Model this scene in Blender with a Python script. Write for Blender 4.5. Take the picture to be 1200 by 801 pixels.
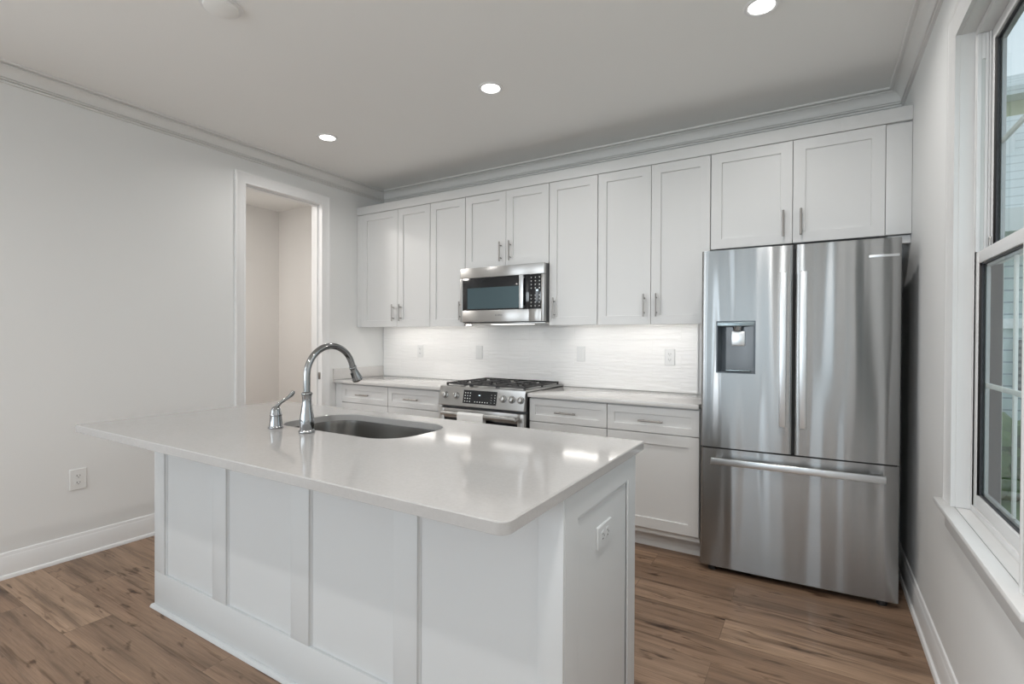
import bpy, bmesh, math, random
from mathutils import Matrix, Vector
random.seed(7)
for o in list(bpy.data.objects):
    bpy.data.objects.remove(o, do_unlink=True)
S = bpy.context.scene
COL = S.collection
PI = math.pi

# ------------------------------------------------------------------ camera
cd = bpy.data.cameras.new('camera'); cam = bpy.data.objects.new('camera', cd); COL.objects.link(cam)
cd.sensor_width = 36.0; cd.sensor_fit = 'HORIZONTAL'; cd.lens = 590.25 / 1200 * 36.0
cd.clip_start = 0.05; cd.clip_end = 200
r_ = Vector((0.85580669, 0.51727611, 0.00450977)); u_ = Vector((-0.00799796, 0.00451428, 0.99995783)); f_ = Vector((-0.51723394, 0.85580666, -0.0080005))
cam.matrix_world = Matrix(((r_.x, u_.x, -f_.x, 0), (r_.y, u_.y, -f_.y, 0), (r_.z, u_.z, -f_.z, 1.2929), (0, 0, 0, 1)))
S.camera = cam

# ------------------------------------------------------------------ view, world, big lights
S.view_settings.view_transform = 'Standard'
S.view_settings.look = 'None'
S.view_settings.exposure = 0.60
S.view_settings.gamma = 1.0
S.view_settings.use_curve_mapping = False
S.cycles.use_denoising = True
S.cycles.max_bounces = 10
S.cycles.diffuse_bounces = 6
S.cycles.glossy_bounces = 5
S.cycles.transparent_max_bounces = 12
S.cycles.caustics_reflective = False
S.cycles.caustics_refractive = False
S.cycles.sample_clamp_indirect = 4.0

W = bpy.data.worlds.new('sky'); S.world = W; W.use_nodes = True
bg = W.node_tree.nodes['Background']
bg.inputs['Color'].default_value = (0.80, 0.90, 1.0, 1)
bg.inputs['Strength'].default_value = 0.8

def area(name, loc, rot, sx, sy, power, color, spread=PI):
    l = bpy.data.lights.new(name, 'AREA'); l.shape = 'RECTANGLE'; l.size = sx; l.size_y = sy
    l.energy = power; l.color = color; l.spread = spread
    o = bpy.data.objects.new(name, l); COL.objects.link(o); o.location = loc; o.rotation_euler = rot
    return o
DAY = (0.87, 0.94, 1.0)
WARM = (1.0, 0.975, 0.945)
# daylight entering by the patio door and sidelight, plus added windows rear and left
area('daylight_patio', (-0.40, -5.32, 1.25), (PI/2, 0, 0), 1.38, 2.40, 10.0, (0.70, 0.88, 1.0))
area('daylight_sidelight', (-1.50, -5.32, 1.25), (PI/2, 0, 0), 0.50, 2.40, 14.0, (0.76, 0.90, 1.0))
area('added_daylight_rear', (-2.80, -5.32, 1.45), (PI/2, 0, 0), 1.35, 1.90, 44, DAY)  # unseen rear window, added to light the right floor and base cabinets
area('added_daylight_left', (-3.85, -2.10, 1.60), (PI/2, 0, -PI/2), 2.90, 1.60, 50, DAY)  # unseen left window, added as the main daylight
area('daylight_right', (0.62, 1.95, 1.53), (PI/2, 0, PI/2), 0.66, 1.50, 1.5, DAY)

CAN_POWER = 3.8
UNDER_EMIT = 9.5

# ------------------------------------------------------------------ dimensions
XL, XR, YB, YR, ZC = -3.695, 0.418, 3.636, -5.2, 2.728

# ------------------------------------------------------------------ materials
def mat(name, color, rough=0.5, metal=0.0, spec=0.5, emit=None, estr=0.0, aniso=0.0, coat=0.0):
    m = bpy.data.materials.new(name); m.use_nodes = True
    b = m.node_tree.nodes['Principled BSDF']
    b.inputs['Base Color'].default_value = (*color, 1)
    b.inputs['Roughness'].default_value = rough
    b.inputs['Metallic'].default_value = metal
    b.inputs['Specular IOR Level'].default_value = spec
    if coat: b.inputs['Coat Weight'].default_value = coat
    if emit:
        b.inputs['Emission Color'].default_value = (*emit, 1); b.inputs['Emission Strength'].default_value = estr
    if aniso: b.inputs['Anisotropic'].default_value = aniso
    return m
def N(m, t, **kw):
    n = m.node_tree.nodes.new(t)
    for k, v in kw.items(): setattr(n, k, v)
    return n
def L(m, a, b): m.node_tree.links.new(a, b)
def bsdf(m): return m.node_tree.nodes['Principled BSDF']
def coords(m, scale=(1, 1, 1), loc=(0, 0, 0)):
    t = N(m, 'ShaderNodeTexCoord'); p = N(m, 'ShaderNodeMapping')
    p.inputs['Scale'].default_value = scale; p.inputs['Location'].default_value = loc
    L(m, t.outputs['Object'], p.inputs['Vector'])
    return p.outputs['Vector']
def noise(m, vec, scale, detail=2.0, rough=0.5):
    n = N(m, 'ShaderNodeTexNoise'); n.inputs['Scale'].default_value = scale
    n.inputs['Detail'].default_value = detail; n.inputs['Roughness'].default_value = rough
    L(m, vec, n.inputs['Vector']); return n
def bump(m, h, strength, dist, normal=None):
    n = N(m, 'ShaderNodeBump'); n.inputs['Strength'].default_value = strength; n.inputs['Distance'].default_value = dist
    L(m, h, n.inputs['Height'])
    if normal: L(m, normal, n.inputs['Normal'])
    return n.outputs['Normal']
def ramp(m, fac, stops):
    n = N(m, 'ShaderNodeValToRGB'); e = n.color_ramp.elements
    while len(e) < len(stops): e.new(0.5)
    for el, (p, c) in zip(e, stops):
        el.position = p; el.color = (*c, 1)
    L(m, fac, n.inputs['Fac']); return n.outputs['Color']
def mix(m, fac, a, b, mode='MIX'):
    n = N(m, 'ShaderNodeMix', data_type='RGBA', blend_type=mode)
    if isinstance(fac, float): n.inputs[0].default_value = fac
    else: L(m, fac, n.inputs[0])
    for i, v in ((6, a), (7, b)):
        if isinstance(v, tuple): n.inputs[i].default_value = (*v, 1)
        else: L(m, v, n.inputs[i])
    return n.outputs[2]
def math_(m, op, a, b=None):
    n = N(m, 'ShaderNodeMath', operation=op)
    for i, v in enumerate((a, b)):
        if v is None: continue
        if isinstance(v, (int, float)): n.inputs[i].default_value = v
        else: L(m, v, n.inputs[i])
    return n.outputs[0]

def paint(name, c, rough):
    m = mat(name, c, rough, spec=0.35)
    n = noise(m, coords(m), 180, 2)
    L(m, bump(m, n.outputs['Fac'], 0.04, 0.0006), bsdf(m).inputs['Normal'])
    return m
M = {}
M['wall'] = paint('wall_paint', (0.77, 0.775, 0.77), 0.65)
M['pantry'] = paint('pantry_paint', (0.77, 0.76, 0.745), 0.65)
M['ceiling'] = paint('ceiling_paint', (0.86, 0.86, 0.845), 0.8)
M['trim'] = mat('trim_paint', (0.80, 0.80, 0.80), 0.35)
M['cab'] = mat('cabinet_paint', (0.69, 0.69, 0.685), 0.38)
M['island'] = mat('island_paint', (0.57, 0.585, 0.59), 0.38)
M['cabin'] = mat('cabinet_inside', (0.55, 0.53, 0.50), 0.6)
M['plastic'] = mat('white_plastic', (0.76, 0.76, 0.75), 0.3)
M['dark'] = mat('dark_slot', (0.02, 0.02, 0.02), 0.6)
M['black'] = mat('black_glass', (0.015, 0.016, 0.018), 0.08)
M['blackmat'] = mat('black_plastic', (0.02, 0.02, 0.021), 0.45)
M['iron'] = mat('cast_iron', (0.035, 0.034, 0.034), 0.5)
M['nickel'] = mat('brushed_nickel', (0.36, 0.34, 0.32), 0.3, 1.0)
M['chrome'] = mat('polished_steel', (0.34, 0.345, 0.35), 0.09, 1.0)
M['grey'] = mat('grey_metal', (0.16, 0.16, 0.165), 0.45, 0.6)
M['handle'] = mat('satin_handle', (0.70, 0.72, 0.735), 0.32, 1.0)
M['rubber'] = mat('rubber', (0.02, 0.02, 0.02), 0.8)
M['mark'] = mat('printed_mark', (0.75, 0.76, 0.76), 0.5)
M['logo'] = mat('logo_print', (0.10, 0.10, 0.11), 0.4)
M['digits'] = mat('display_digits', (0.6, 0.7, 0.75), 0.5, emit=(0.75, 0.9, 1.0), estr=0.9)
M['paper'] = mat('white_paper', (0.86, 0.86, 0.85), 0.7)
M['vinyl'] = mat('window_vinyl', (0.68, 0.68, 0.68), 0.35)
M['wtrim'] = mat('window_trim_paint', (0.66, 0.66, 0.655), 0.4)
M['gasket'] = mat('glazing_gasket', (0.03, 0.03, 0.035), 0.5)
M['spacer'] = mat('glazing_spacer', (0.30, 0.31, 0.32), 0.4, 0.6)
M['lens'] = mat('lamp_lens', (0.9, 0.9, 0.88), 0.5, emit=(1.0, 0.98, 0.95), estr=6.0)
M['strip'] = mat('light_strip', (0.9, 0.9, 0.88), 0.5, emit=(1.0, 0.96, 0.91), estr=UNDER_EMIT)

def steel(name, c, rough, axis, wav=0.0, vertical=True, aniso=0.85):
    m = mat(name, c, rough, 1.0, aniso=aniso)
    t = N(m, 'ShaderNodeTangent', direction_type='RADIAL', axis='Z')
    L(m, t.outputs['Tangent'], bsdf(m).inputs['Tangent'])
    bsdf(m).inputs['Anisotropic Rotation'].default_value = 0.25 if vertical else 0.0
    v = coords(m, (2.0, 2.0, 260.0))
    fine = noise(m, v, 3.0, 2)
    r = math_(m, 'MULTIPLY_ADD', fine.outputs['Fac'], 0.10)
    r.node.inputs[2].default_value = rough - 0.05
    L(m, r, bsdf(m).inputs['Roughness'])
    if wav:
        w = noise(m, coords(m, (1.0, 1.0, 0.07), (3.1, 0, 0.4)), 7.0, 1.0)
        L(m, bump(m, w.outputs['Fac'], wav, 0.02), bsdf(m).inputs['Normal'])
    return m
M['steel'] = steel('brushed_stainless', (0.50, 0.495, 0.485), 0.31, 'Z')
M['fridge'] = steel('refrigerator_stainless', (0.375, 0.378, 0.378), 0.23, 'Z', wav=0.8, aniso=0.96)
M['sink'] = mat('sink_stainless', (0.42, 0.41, 0.395), 0.22, 1.0)

def quartz(name, k):
    m = mat(name, (k, k * 0.98, k * 0.96), 0.09, spec=0.40)
    v = coords(m)
    T = lambda f: (k * f, k * f * 0.977, k * f * 0.955)
    n = noise(m, v, 90, 3, 0.7)
    c = ramp(m, n.outputs['Fac'], [(0.35, T(0.96)), (0.6, T(1.02))])
    n2 = noise(m, v, 5, 4, 0.6)
    c = mix(m, 0.25, c, ramp(m, n2.outputs['Fac'], [(0.4, T(0.98)), (0.6, T(1.04))]))
    L(m, c, bsdf(m).inputs['Base Color'])
    return m
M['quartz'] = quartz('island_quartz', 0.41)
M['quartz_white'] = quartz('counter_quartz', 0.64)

def wood():
    m = mat('oak_plank_floor', (0.3, 0.2, 0.13), 0.42, spec=0.35)
    v = coords(m, (1, 1, 1), (0.35, 0.055, 0))
    b = N(m, 'ShaderNodeTexBrick', offset=0.37, offset_frequency=2, squash=1.0)
    b.inputs['Scale'].default_value = 1.0
    b.inputs['Brick Width'].default_value = 1.22; b.inputs['Row Height'].default_value = 0.182
    b.inputs['Mortar Size'].default_value = 0.0011; b.inputs['Mortar Smooth'].default_value = 0.1
    b.inputs['Color1'].default_value = (0, 0, 0, 1); b.inputs['Color2'].default_value = (1, 1, 1, 1)
    b.inputs['Mortar'].default_value = (0.5, 0.5, 0.5, 1)
    L(m, v, b.inputs['Vector'])
    rnd = N(m, 'ShaderNodeSeparateColor'); L(m, b.outputs['Color'], rnd.inputs[0]); rv = rnd.outputs[0]
    # every plank gets its own stretch of grain
    cb = N(m, 'ShaderNodeCombineXYZ')
    L(m, math_(m, 'MULTIPLY', rv, 37.0), cb.inputs[0]); L(m, math_(m, 'MULTIPLY', rv, 11.0), cb.inputs[1])
    ad = N(m, 'ShaderNodeVectorMath', operation='ADD'); L(m, v, ad.inputs[0]); L(m, cb.outputs[0], ad.inputs[1])
    def stretched(s):
        p = N(m, 'ShaderNodeMapping'); p.inputs['Scale'].default_value = s; L(m, ad.outputs[0], p.inputs['Vector']); return p.outputs['Vector']
    base = ramp(m, rv, [(0.0, (0.205, 0.133, 0.089)), (0.35, (0.300, 0.200, 0.136)), (0.7, (0.240, 0.160, 0.109)), (1.0, (0.385, 0.266, 0.184))])
    g1 = noise(m, stretched((0.55, 7.0, 1)), 2.2, 5, 0.62); g1.inputs['Distortion'].default_value = 0.35
    c = mix(m, 0.85, base, ramp(m, g1.outputs['Fac'], [(0.30, (0.42, 0.40, 0.38)), (0.48, (0.95, 0.93, 0.91)), (0.70, (1.30, 1.28, 1.25))]), 'MULTIPLY')
    g2 = noise(m, stretched((1.6, 75.0, 1)), 3.0, 3, 0.6)
    c = mix(m, 0.6, c, ramp(m, g2.outputs['Fac'], [(0.3, (0.66, 0.64, 0.62)), (0.6, (1.08, 1.08, 1.08))]), 'MULTIPLY')
    k = noise(m, stretched((2.2, 9.0, 1)), 2.3, 3, 0.55); k.inputs['Distortion'].default_value = 0.5
    kn = ramp(m, k.outputs['Fac'], [(0.60, (1, 1, 1)), (0.68, (0.48, 0.43, 0.39)), (0.76, (0.18, 0.145, 0.125))])
    c = mix(m, 1.0, c, kn, 'MULTIPLY')
    k2 = noise(m, stretched((0.8, 14.0, 1)), 2.0, 3, 0.6)
    c = mix(m, 1.0, c, ramp(m, k2.outputs['Fac'], [(0.57, (1, 1, 1)), (0.66, (0.58, 0.54, 0.50))]), 'MULTIPLY')
    c = mix(m, math_(m, 'MULTIPLY', b.outputs['Fac'], 0.55), c, (0.06, 0.04, 0.028))
    L(m, c, bsdf(m).inputs['Base Color'])
    nb = bump(m, g2.outputs['Fac'], 0.12, 0.002)
    nb = bump(m, math_(m, 'SUBTRACT', 1.0, b.outputs['Fac']), 0.4, 0.002, nb)
    L(m, nb, bsdf(m).inputs['Normal'])
    return m
M['wood'] = wood()

def tile():
    m = mat('wavy_white_tile', (0.90, 0.89, 0.875), 0.22, spec=0.5)
    t = N(m, 'ShaderNodeTexCoord'); sx = N(m, 'ShaderNodeSeparateXYZ'); L(m, t.outputs['Object'], sx.inputs[0])
    cb = N(m, 'ShaderNodeCombineXYZ'); L(m, sx.outputs['X'], cb.inputs[0]); L(m, sx.outputs['Z'], cb.inputs[1])
    b = N(m, 'ShaderNodeTexBrick', offset=0.5, squash=1.0)
    b.inputs['Scale'].default_value = 1.0; b.inputs['Brick Width'].default_value = 0.405; b.inputs['Row Height'].default_value = 0.0985
    b.inputs['Mortar Size'].default_value = 0.0016; b.inputs['Mortar Smooth'].default_value = 0.3
    b.inputs['Color1'].default_value = (0, 0, 0, 1); b.inputs['Color2'].default_value = (1, 1, 1, 1)
    L(m, cb.outputs[0], b.inputs['Vector'])
    sc = N(m, 'ShaderNodeSeparateColor'); L(m, b.outputs['Color'], sc.inputs[0])
    of = N(m, 'ShaderNodeCombineXYZ'); L(m, math_(m, 'MULTIPLY', sc.outputs[0], 19.0), of.inputs[0]); L(m, math_(m, 'MULTIPLY', sc.outputs[0], 7.0), of.inputs[1])
    ad = N(m, 'ShaderNodeVectorMath', operation='ADD'); L(m, cb.outputs[0], ad.inputs[0]); L(m, of.outputs[0], ad.inputs[1])
    mp = N(m, 'ShaderNodeMapping'); mp.inputs['Scale'].default_value = (2.4, 20.0, 1); L(m, ad.outputs[0], mp.inputs['Vector'])
    n = noise(m, mp.outputs['Vector'], 2.6, 2.0, 0.5)
    nb = bump(m, n.outputs['Fac'], 0.5, 0.009)
    nb = bump(m, math_(m, 'SUBTRACT', 1.0, b.outputs['Fac']), 0.5, 0.002, nb)
    L(m, nb, bsdf(m).inputs['Normal'])
    c = mix(m, math_(m, 'MULTIPLY', b.outputs['Fac'], 0.5), (0.90, 0.89, 0.875), (0.80, 0.79, 0.77))
    L(m, c, bsdf(m).inputs['Base Color'])
    return m
M['tile'] = tile()

def glass():
    m = bpy.data.materials.new('window_glass'); m.use_nodes = True
    nt = m.node_tree; nt.nodes.remove(nt.nodes['Principled BSDF'])
    out = nt.nodes['Material Output']
    t = N(m, 'ShaderNodeBsdfTransparent'); t.inputs['Color'].default_value = (0.90, 0.94, 0.93, 1)
    g = N(m, 'ShaderNodeBsdfGlossy'); g.inputs['Roughness'].default_value = 0.0
    fr = N(m, 'ShaderNodeFresnel'); fr.inputs['IOR'].default_value = 1.45
    mx = N(m, 'ShaderNodeMixShader'); ge = N(m, 'ShaderNodeNewGeometry'); L(m, math_(m, 'MULTIPLY', fr.outputs[0], math_(m, 'SUBTRACT', 1.0, ge.outputs['Backfacing'])), mx.inputs[0]); L(m, t.outputs[0], mx.inputs[1]); L(m, g.outputs[0], mx.inputs[2])
    L(m, mx.outputs[0], out.inputs[0]); return m
M['glass'] = glass()

def banded(name, c1, c2, period, axis=2, rough=0.7, frac=0.12):
    m = mat(name, c1, rough)
    t = N(m, 'ShaderNodeTexCoord'); sx = N(m, 'ShaderNodeSeparateXYZ'); L(m, t.outputs['Object'], sx.inputs[0])
    f = math_(m, 'FRACT', math_(m, 'DIVIDE', sx.outputs[axis], period))
    s = math_(m, 'LESS_THAN', f, frac)
    L(m, mix(m, s, c1, c2), bsdf(m).inputs['Base Color'])
    L(m, bump(m, f, 0.5, 0.02), bsdf(m).inputs['Normal'])
    return m
M['siding'] = banded('lap_siding', (0.50, 0.60, 0.60), (0.28, 0.34, 0.35), 0.16)
M['tan'] = banded('tan_siding', (0.55, 0.55, 0.36), (0.40, 0.40, 0.27), 1.0, axis=0, frac=0.1)
M['shingle'] = banded('shingle_roof', (0.66, 0.70, 0.70), (0.44, 0.48, 0.48), 0.14)
M['shutter'] = banded('shutter_slats', (0.16, 0.16, 0.14), (0.05, 0.05, 0.045), 0.09, frac=0.4)
M['white_ext'] = mat('exterior_white', (0.85, 0.86, 0.87), 0.6)
M['grass'] = mat('lawn', (0.10, 0.16, 0.06), 0.9)
M['leaf'] = mat('hedge_leaves', (0.10, 0.17, 0.05), 0.8)
M['paving'] = mat('concrete', (0.28, 0.28, 0.27), 0.85)

# ------------------------------------------------------------------ mesh helpers
ORG = {}
class MB:
    def __init__(s): s.bm = bmesh.new()
    def box(s, x0, x1, y0, y1, z0, z1, bev=0.0, seg=2):
        b = s.bm if not bev else bmesh.new()
        vs = [b.verts.new((x, y, z)) for x in (x0, x1) for y in (y0, y1) for z in (z0, z1)]
        for q in ((0, 1, 3, 2), (4, 6, 7, 5), (0, 4, 5, 1), (2, 3, 7, 6), (0, 2, 6, 4), (1, 5, 7, 3)):
            b.faces.new([vs[i] for i in q])
        if bev:
            bmesh.ops.bevel(b, geom=list(b.edges), offset=bev, segments=seg, profile=0.5, affect='EDGES', clamp_overlap=True)
            s.merge(b)
        return s
    def merge(s, b):
        me = bpy.data.meshes.new('t'); b.to_mesh(me); b.free(); s.bm.from_mesh(me); bpy.data.meshes.remove(me)
    def rings(s, rings, cap0=True, cap1=True, closed=True):
        rv = [[s.bm.verts.new(p) for p in r] for r in rings]
        n = len(rv[0])
        for a, b in zip(rv[:-1], rv[1:]):
            for i in range(n if closed else n - 1):
                j = (i + 1) % n
                try: s.bm.faces.new((a[i], a[j], b[j], b[i]))
                except ValueError: pass
        if cap0: s.bm.faces.new(list(reversed(rv[0])))
        if cap1: s.bm.faces.new(rv[-1])
        return s
    def cyl(s, p0, p1, r0, r1=None, seg=24, bev=0.0):
        r1 = r0 if r1 is None else r1
        p0, p1 = Vector(p0), Vector(p1); d = (p1 - p0); Ln = d.length; d.normalize()
        if bev: prof = [(r0 - bev, 0), (r0, bev), (r1, Ln - bev), (r1 - bev, Ln)]
        else: prof = [(r0, 0), (r1, Ln)]
        return s.lathe(prof, p0, d, seg)
    def lathe(s, prof, o, axis=(0, 0, 1), seg=32):
        d = Vector(axis).normalized(); o = Vector(o)
        a = d.orthogonal().normalized(); b = d.cross(a)
        rs = [[o + d * z + (a * math.cos(2*PI*i/seg) + b * math.sin(2*PI*i/seg)) * max(r, 1e-5) for i in range(seg)] for r, z in prof]
        return s.rings(rs)
    def tube(s, pts, r, seg=14, flat=1.0, up=None):
        pts = [Vector(p) for p in pts]; n = len(pts)
        rr = r if isinstance(r, (list, tuple)) else [r] * n
        tan = [(pts[min(i+1, n-1)] - pts[max(i-1, 0)]).normalized() for i in range(n)]
        a = Vector(up).cross(tan[0]).normalized() if up else tan[0].orthogonal().normalized()
        rs = []
        for i in range(n):
            a = (a - tan[i] * a.dot(tan[i])).normalized(); b = tan[i].cross(a)
            rs.append([pts[i] + (a * math.cos(2*PI*k/seg) + b * math.sin(2*PI*k/seg) * flat) * rr[i] for k in range(seg)])
        return s.rings(rs)
    def prism(s, poly, axis, a0, a1):
        def P(u, v, w): return {'x': (w, u, v), 'y': (u, w, v), 'z': (u, v, w)}[axis]
        return s.rings([[P(u, v, a0) for u, v in poly], [P(u, v, a1) for u, v in poly]])
    def tf(s, mtx): s.bm.transform(mtx); return s
    def build(s, name, m, parent=None, ang=28):
        bm = s.bm
        bmesh.ops.remove_doubles(bm, verts=bm.verts, dist=1e-6)
        bmesh.ops.recalc_face_normals(bm, faces=bm.faces)
        o = ORG.get(parent, Vector((0, 0, 0)))
        me = bpy.data.meshes.new(name); bm.transform(Matrix.Translation(-o)); bm.to_mesh(me); bm.free()
        for p in me.polygons: p.use_smooth = True
        me.set_sharp_from_angle(angle=math.radians(ang))
        me.materials.append(m)
        ob = bpy.data.objects.new(name, me); COL.objects.link(ob)
        if parent: ob.parent = parent; ORG[ob] = o
        else: ORG[ob] = Vector((0, 0, 0))
        return ob
def tag(o, label, cat, group=None, kind=None):
    o['label'] = label; o['category'] = cat
    if group: o['group'] = group
    if kind: o['kind'] = kind
    return o
def thing(name, loc, label, cat, group=None):
    o = bpy.data.objects.new(name, None); COL.objects.link(o); o.location = loc; o.empty_display_size = 0.1
    ORG[o] = Vector(loc); return tag(o, label, cat, group)
def structure(o): o['kind'] = 'structure'; return o
def sempty(name, loc):
    o = bpy.data.objects.new(name, None); COL.objects.link(o); o.location = loc; ORG[o] = Vector(loc); return structure(o)
def rect(x0, x1, z0, z1, y, i=0.0): return [(x0+i, y, z0+i), (x1-i, y, z0+i), (x1-i, y, z1-i), (x0+i, y, z1-i)]
def shaker(mb, x0, x1, z0, z1, yf, t=0.019, fr=0.057, rec=0.010):
    """a framed door facing -y whose front is at yf"""
    mb.rings([rect(x0, x1, z0, z1, yf + t), rect(x0, x1, z0, z1, yf + 0.0015), rect(x0, x1, z0, z1, yf, 0.0015),
              rect(x0, x1, z0, z1, yf, fr), rect(x0, x1, z0, z1, yf + rec, fr + 0.002)])
    return mb
def rounded(x0, x1, y0, y1, r, seg=8):
    rs = r if isinstance(r, (list, tuple)) else [r] * 4     # (x0,y0) (x1,y0) (x1,y1) (x0,y1)
    cs = [(x0 + rs[0], y0 + rs[0], PI), (x1 - rs[1], y0 + rs[1], 1.5 * PI), (x1 - rs[2], y1 - rs[2], 0), (x0 + rs[3], y1 - rs[3], 0.5 * PI)]
    out = []
    for (cx, cy, a), q in zip(cs, rs):
        for k in range(seg + 1):
            t = a + 0.5 * PI * k / seg
            out.append((cx + q * math.cos(t), cy + q * math.sin(t)))
    return out
def offset_poly(p, d):
    n = len(p); out = []
    for i in range(n):
        a, b, c = Vector(p[i-1]), Vector(p[i]), Vector(p[(i+1) % n])
        e1 = (b - a); e2 = (c - b)
        if e1.length < 1e-9: e1 = e2
        if e2.length < 1e-9: e2 = e1
        t = (e1.normalized() + e2.normalized()).normalized()
        out.append((b.x + t.y * d, b.y - t.x * d))
    return out
def text(name, body, size, m, parent, mtx, ext=0.0004):
    c = bpy.data.curves.new('t', 'FONT'); c.body = body; c.size = size; c.extrude = ext; c.align_x = 'CENTER'; c.align_y = 'CENTER'
    o = bpy.data.objects.new('t', c); COL.objects.link(o)
    bpy.context.view_layer.update()
    me = bpy.data.meshes.new_from_object(o.evaluated_get(bpy.context.evaluated_depsgraph_get()))
    bpy.data.objects.remove(o, do_unlink=True)
    org = ORG.get(parent, Vector((0, 0, 0)))
    me.transform(Matrix.Translation(-org) @ mtx); me.materials.clear(); me.materials.append(m)
    ob = bpy.data.objects.new(name, me); COL.objects.link(ob); ob.parent = parent; ORG[ob] = org
    return ob
FACE = Matrix.Rotation(PI/2, 4, 'X')        # text facing -y

# ------------------------------------------------------------------ room shell
structure(MB().box(-5.6, XR + 0.112, YR - 0.16, YB + 0.16, -0.12, 0.0).build('floor', M['wood']))
structure(MB().box(-5.6, XR + 0.112, YR - 0.16, YB + 0.16, ZC, ZC + 0.12).build('ceiling', M['ceiling']))
structure(MB().box(-5.6, XR + 0.112, YB, YB + 0.16, 0, ZC).build('wall_back', M['wall']))
def wall_with_holes(name, axis, a0, a1, t0, t1, holes, m):
    """wall slab from a0 to a1 along its length, thickness t0..t1; holes (l0,l1,z0,z1)"""
    ls = sorted({a0, a1, *[h[0] for h in holes], *[h[1] for h in holes]})
    mb = MB()
    for l0, l1 in zip(ls[:-1], ls[1:]):
        hs = sorted([h for h in holes if h[0] <= l0 + 1e-6 and h[1] >= l1 - 1e-6], key=lambda h: h[2])
        z = 0.0; spans = []
        for h in hs:
            if h[2] > z: spans.append((z, h[2]))
            z = h[3]
        if z < ZC: spans.append((z, ZC))
        for z0, z1 in spans:
            if axis == 'y': mb.box(t0, t1, l0, l1, z0, z1)
            else: mb.box(l0, l1, t0, t1, z0, z1)
    return structure(mb.build(name, m))
DY0, DY1, DZ = 2.213, 2.895, 2.447
wall_with_holes('wall_left', 'y', YR, YB, XL - 0.115, XL, [(DY0 - 0.015, DY1 + 0.015, 0, DZ + 0.015), (-3.6, -0.6, 0.75, 2.45)], M['wall'])
WY0, WY1, WZ0, WZ1 = 1.585, 2.312, 0.690, 2.362
wall_with_holes('wall_right', 'y', YR, YB, XR, XR + 0.112, [(WY0, WY1, WZ0, WZ1)], M['wall'])
wall_with_holes('wall_rear', 'x', XL, XR, YR - 0.16, YR, [(-1.1, 0.3, 0.0, 2.5), (-1.76, -1.24, 0.0, 2.5), (-3.5, -2.1, 0.5, 2.4)], M['wall'])
structure(MB().box(-5.415, -5.30, 1.30, YB, 0, ZC).build('wall_pantry_far', M['pantry']))
structure(MB().box(-5.30, XL - 0.115, 3.575, YB, 0, ZC).build('wall_pantry_side', M['pantry']))
structure(MB().box(-5.30, XL - 0.115, 1.30, 1.40, 0, ZC).build('wall_pantry_near', M['pantry']))

# crown moulding, mitred at the two back corners
prof = [(0.0, -0.098), (0.013, -0.098), (0.013, -0.089), (0.006, -0.0875), (0.006, -0.0855), (0.0185, -0.083), (0.0185, -0.0765), (0.010, -0.075), (0.010, -0.073), (0.0175, -0.071)]
for k in range(1, 9):
    t = k / 8 * PI / 2
    prof.append((0.0175 + 0.040 * (1 - math.cos(t)), -0.071 + 0.050 * math.sin(t)))
prof += [(0.0575, -0.0165), (0.050, -0.015), (0.050, -0.013), (0.070, -0.0115), (0.074, -0.009), (0.075, -0.0005), (0.0, -0.0005)]
rings = []
for d, z in prof:
    rings.append([(XL + d, YR + 0.001, ZC + z), (XL + d, YB - d, ZC + z), (XR - d, YB - d, ZC + z), (XR - d, YR + 0.001, ZC + z)])
mb = MB(); mb.rings(rings + [rings[0]], False, False, closed=False)
structure(mb.build('trim_1', mat('crown_paint', (0.74, 0.735, 0.72), 0.5), ang=14))

def baseboard(name, pts_dir):
    mb = MB()
    pf = [(0, 0.0005), (0.026, 0.0005), (0.026, 0.010), (0.022, 0.018), (0.014, 0.021), (0.014, 0.112), (0.011, 0.118), (0.0095, 0.122), (0.0095, 0.128), (0.006, 0.136), (0, 0.138)]
    for kind, y0, y1 in pts_dir:
        if kind == 'L': mb.prism([(XL + d, z) for d, z in pf], 'y', y0, y1)
        if kind == 'R': mb.prism([(XR - d, z) for d, z in pf], 'y', y0, y1)
    return structure(mb.build(name, M['trim']))
baseboard('baseboard_left', [('L', YR + 0.001, DY0 - 0.0845)])
baseboard('baseboard_right', [('R', YR + 0.001, YB - 0.001)])

# cased opening to the pantry
d1 = sempty('door_1', (XL, (DY0 + DY1) / 2, 0))
mb = MB()
def casing_prof(w): return [(0, 0), (0.013, 0), (0.013, w*0.06), (0.010, w*0.10), (0.012, w*0.5), (0.017, w*0.78), (0.020, w*0.84), (0.020, w*0.97), (0.017, w), (0, w)]
CW = 0.083
def casing_y(mb, xw, s, y0, y1, zt, zb, w):
    """casing on a wall x = xw, s = direction into the room, three mitred sides (open at the bottom zb)"""
    rs = [[(xw + s*d, y0 - o, zb), (xw + s*d, y0 - o, zt + o), (xw + s*d, y1 + o, zt + o), (xw + s*d, y1 + o, zb)] for d, o in casing_prof(w)]
    rv = [[mb.bm.verts.new(p) for p in r] for r in rs]
    for a, b in zip(rv, rv[1:] + rv[:1]):
        for i in range(3): mb.bm.faces.new((a[i], a[i+1], b[i+1], b[i]))
    mb.bm.faces.new([r[0] for r in rv]); mb.bm.faces.new([r[3] for r in reversed(rv)])
casing_y(mb, XL, 1, DY0, DY1, DZ, 0.0005, CW)
casing_y(mb, XL - 0.115, -1, DY0, DY1, DZ, 0.0005, CW)
mb.build('door_casing', M['trim'], d1, ang=20)
mb = MB()
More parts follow.
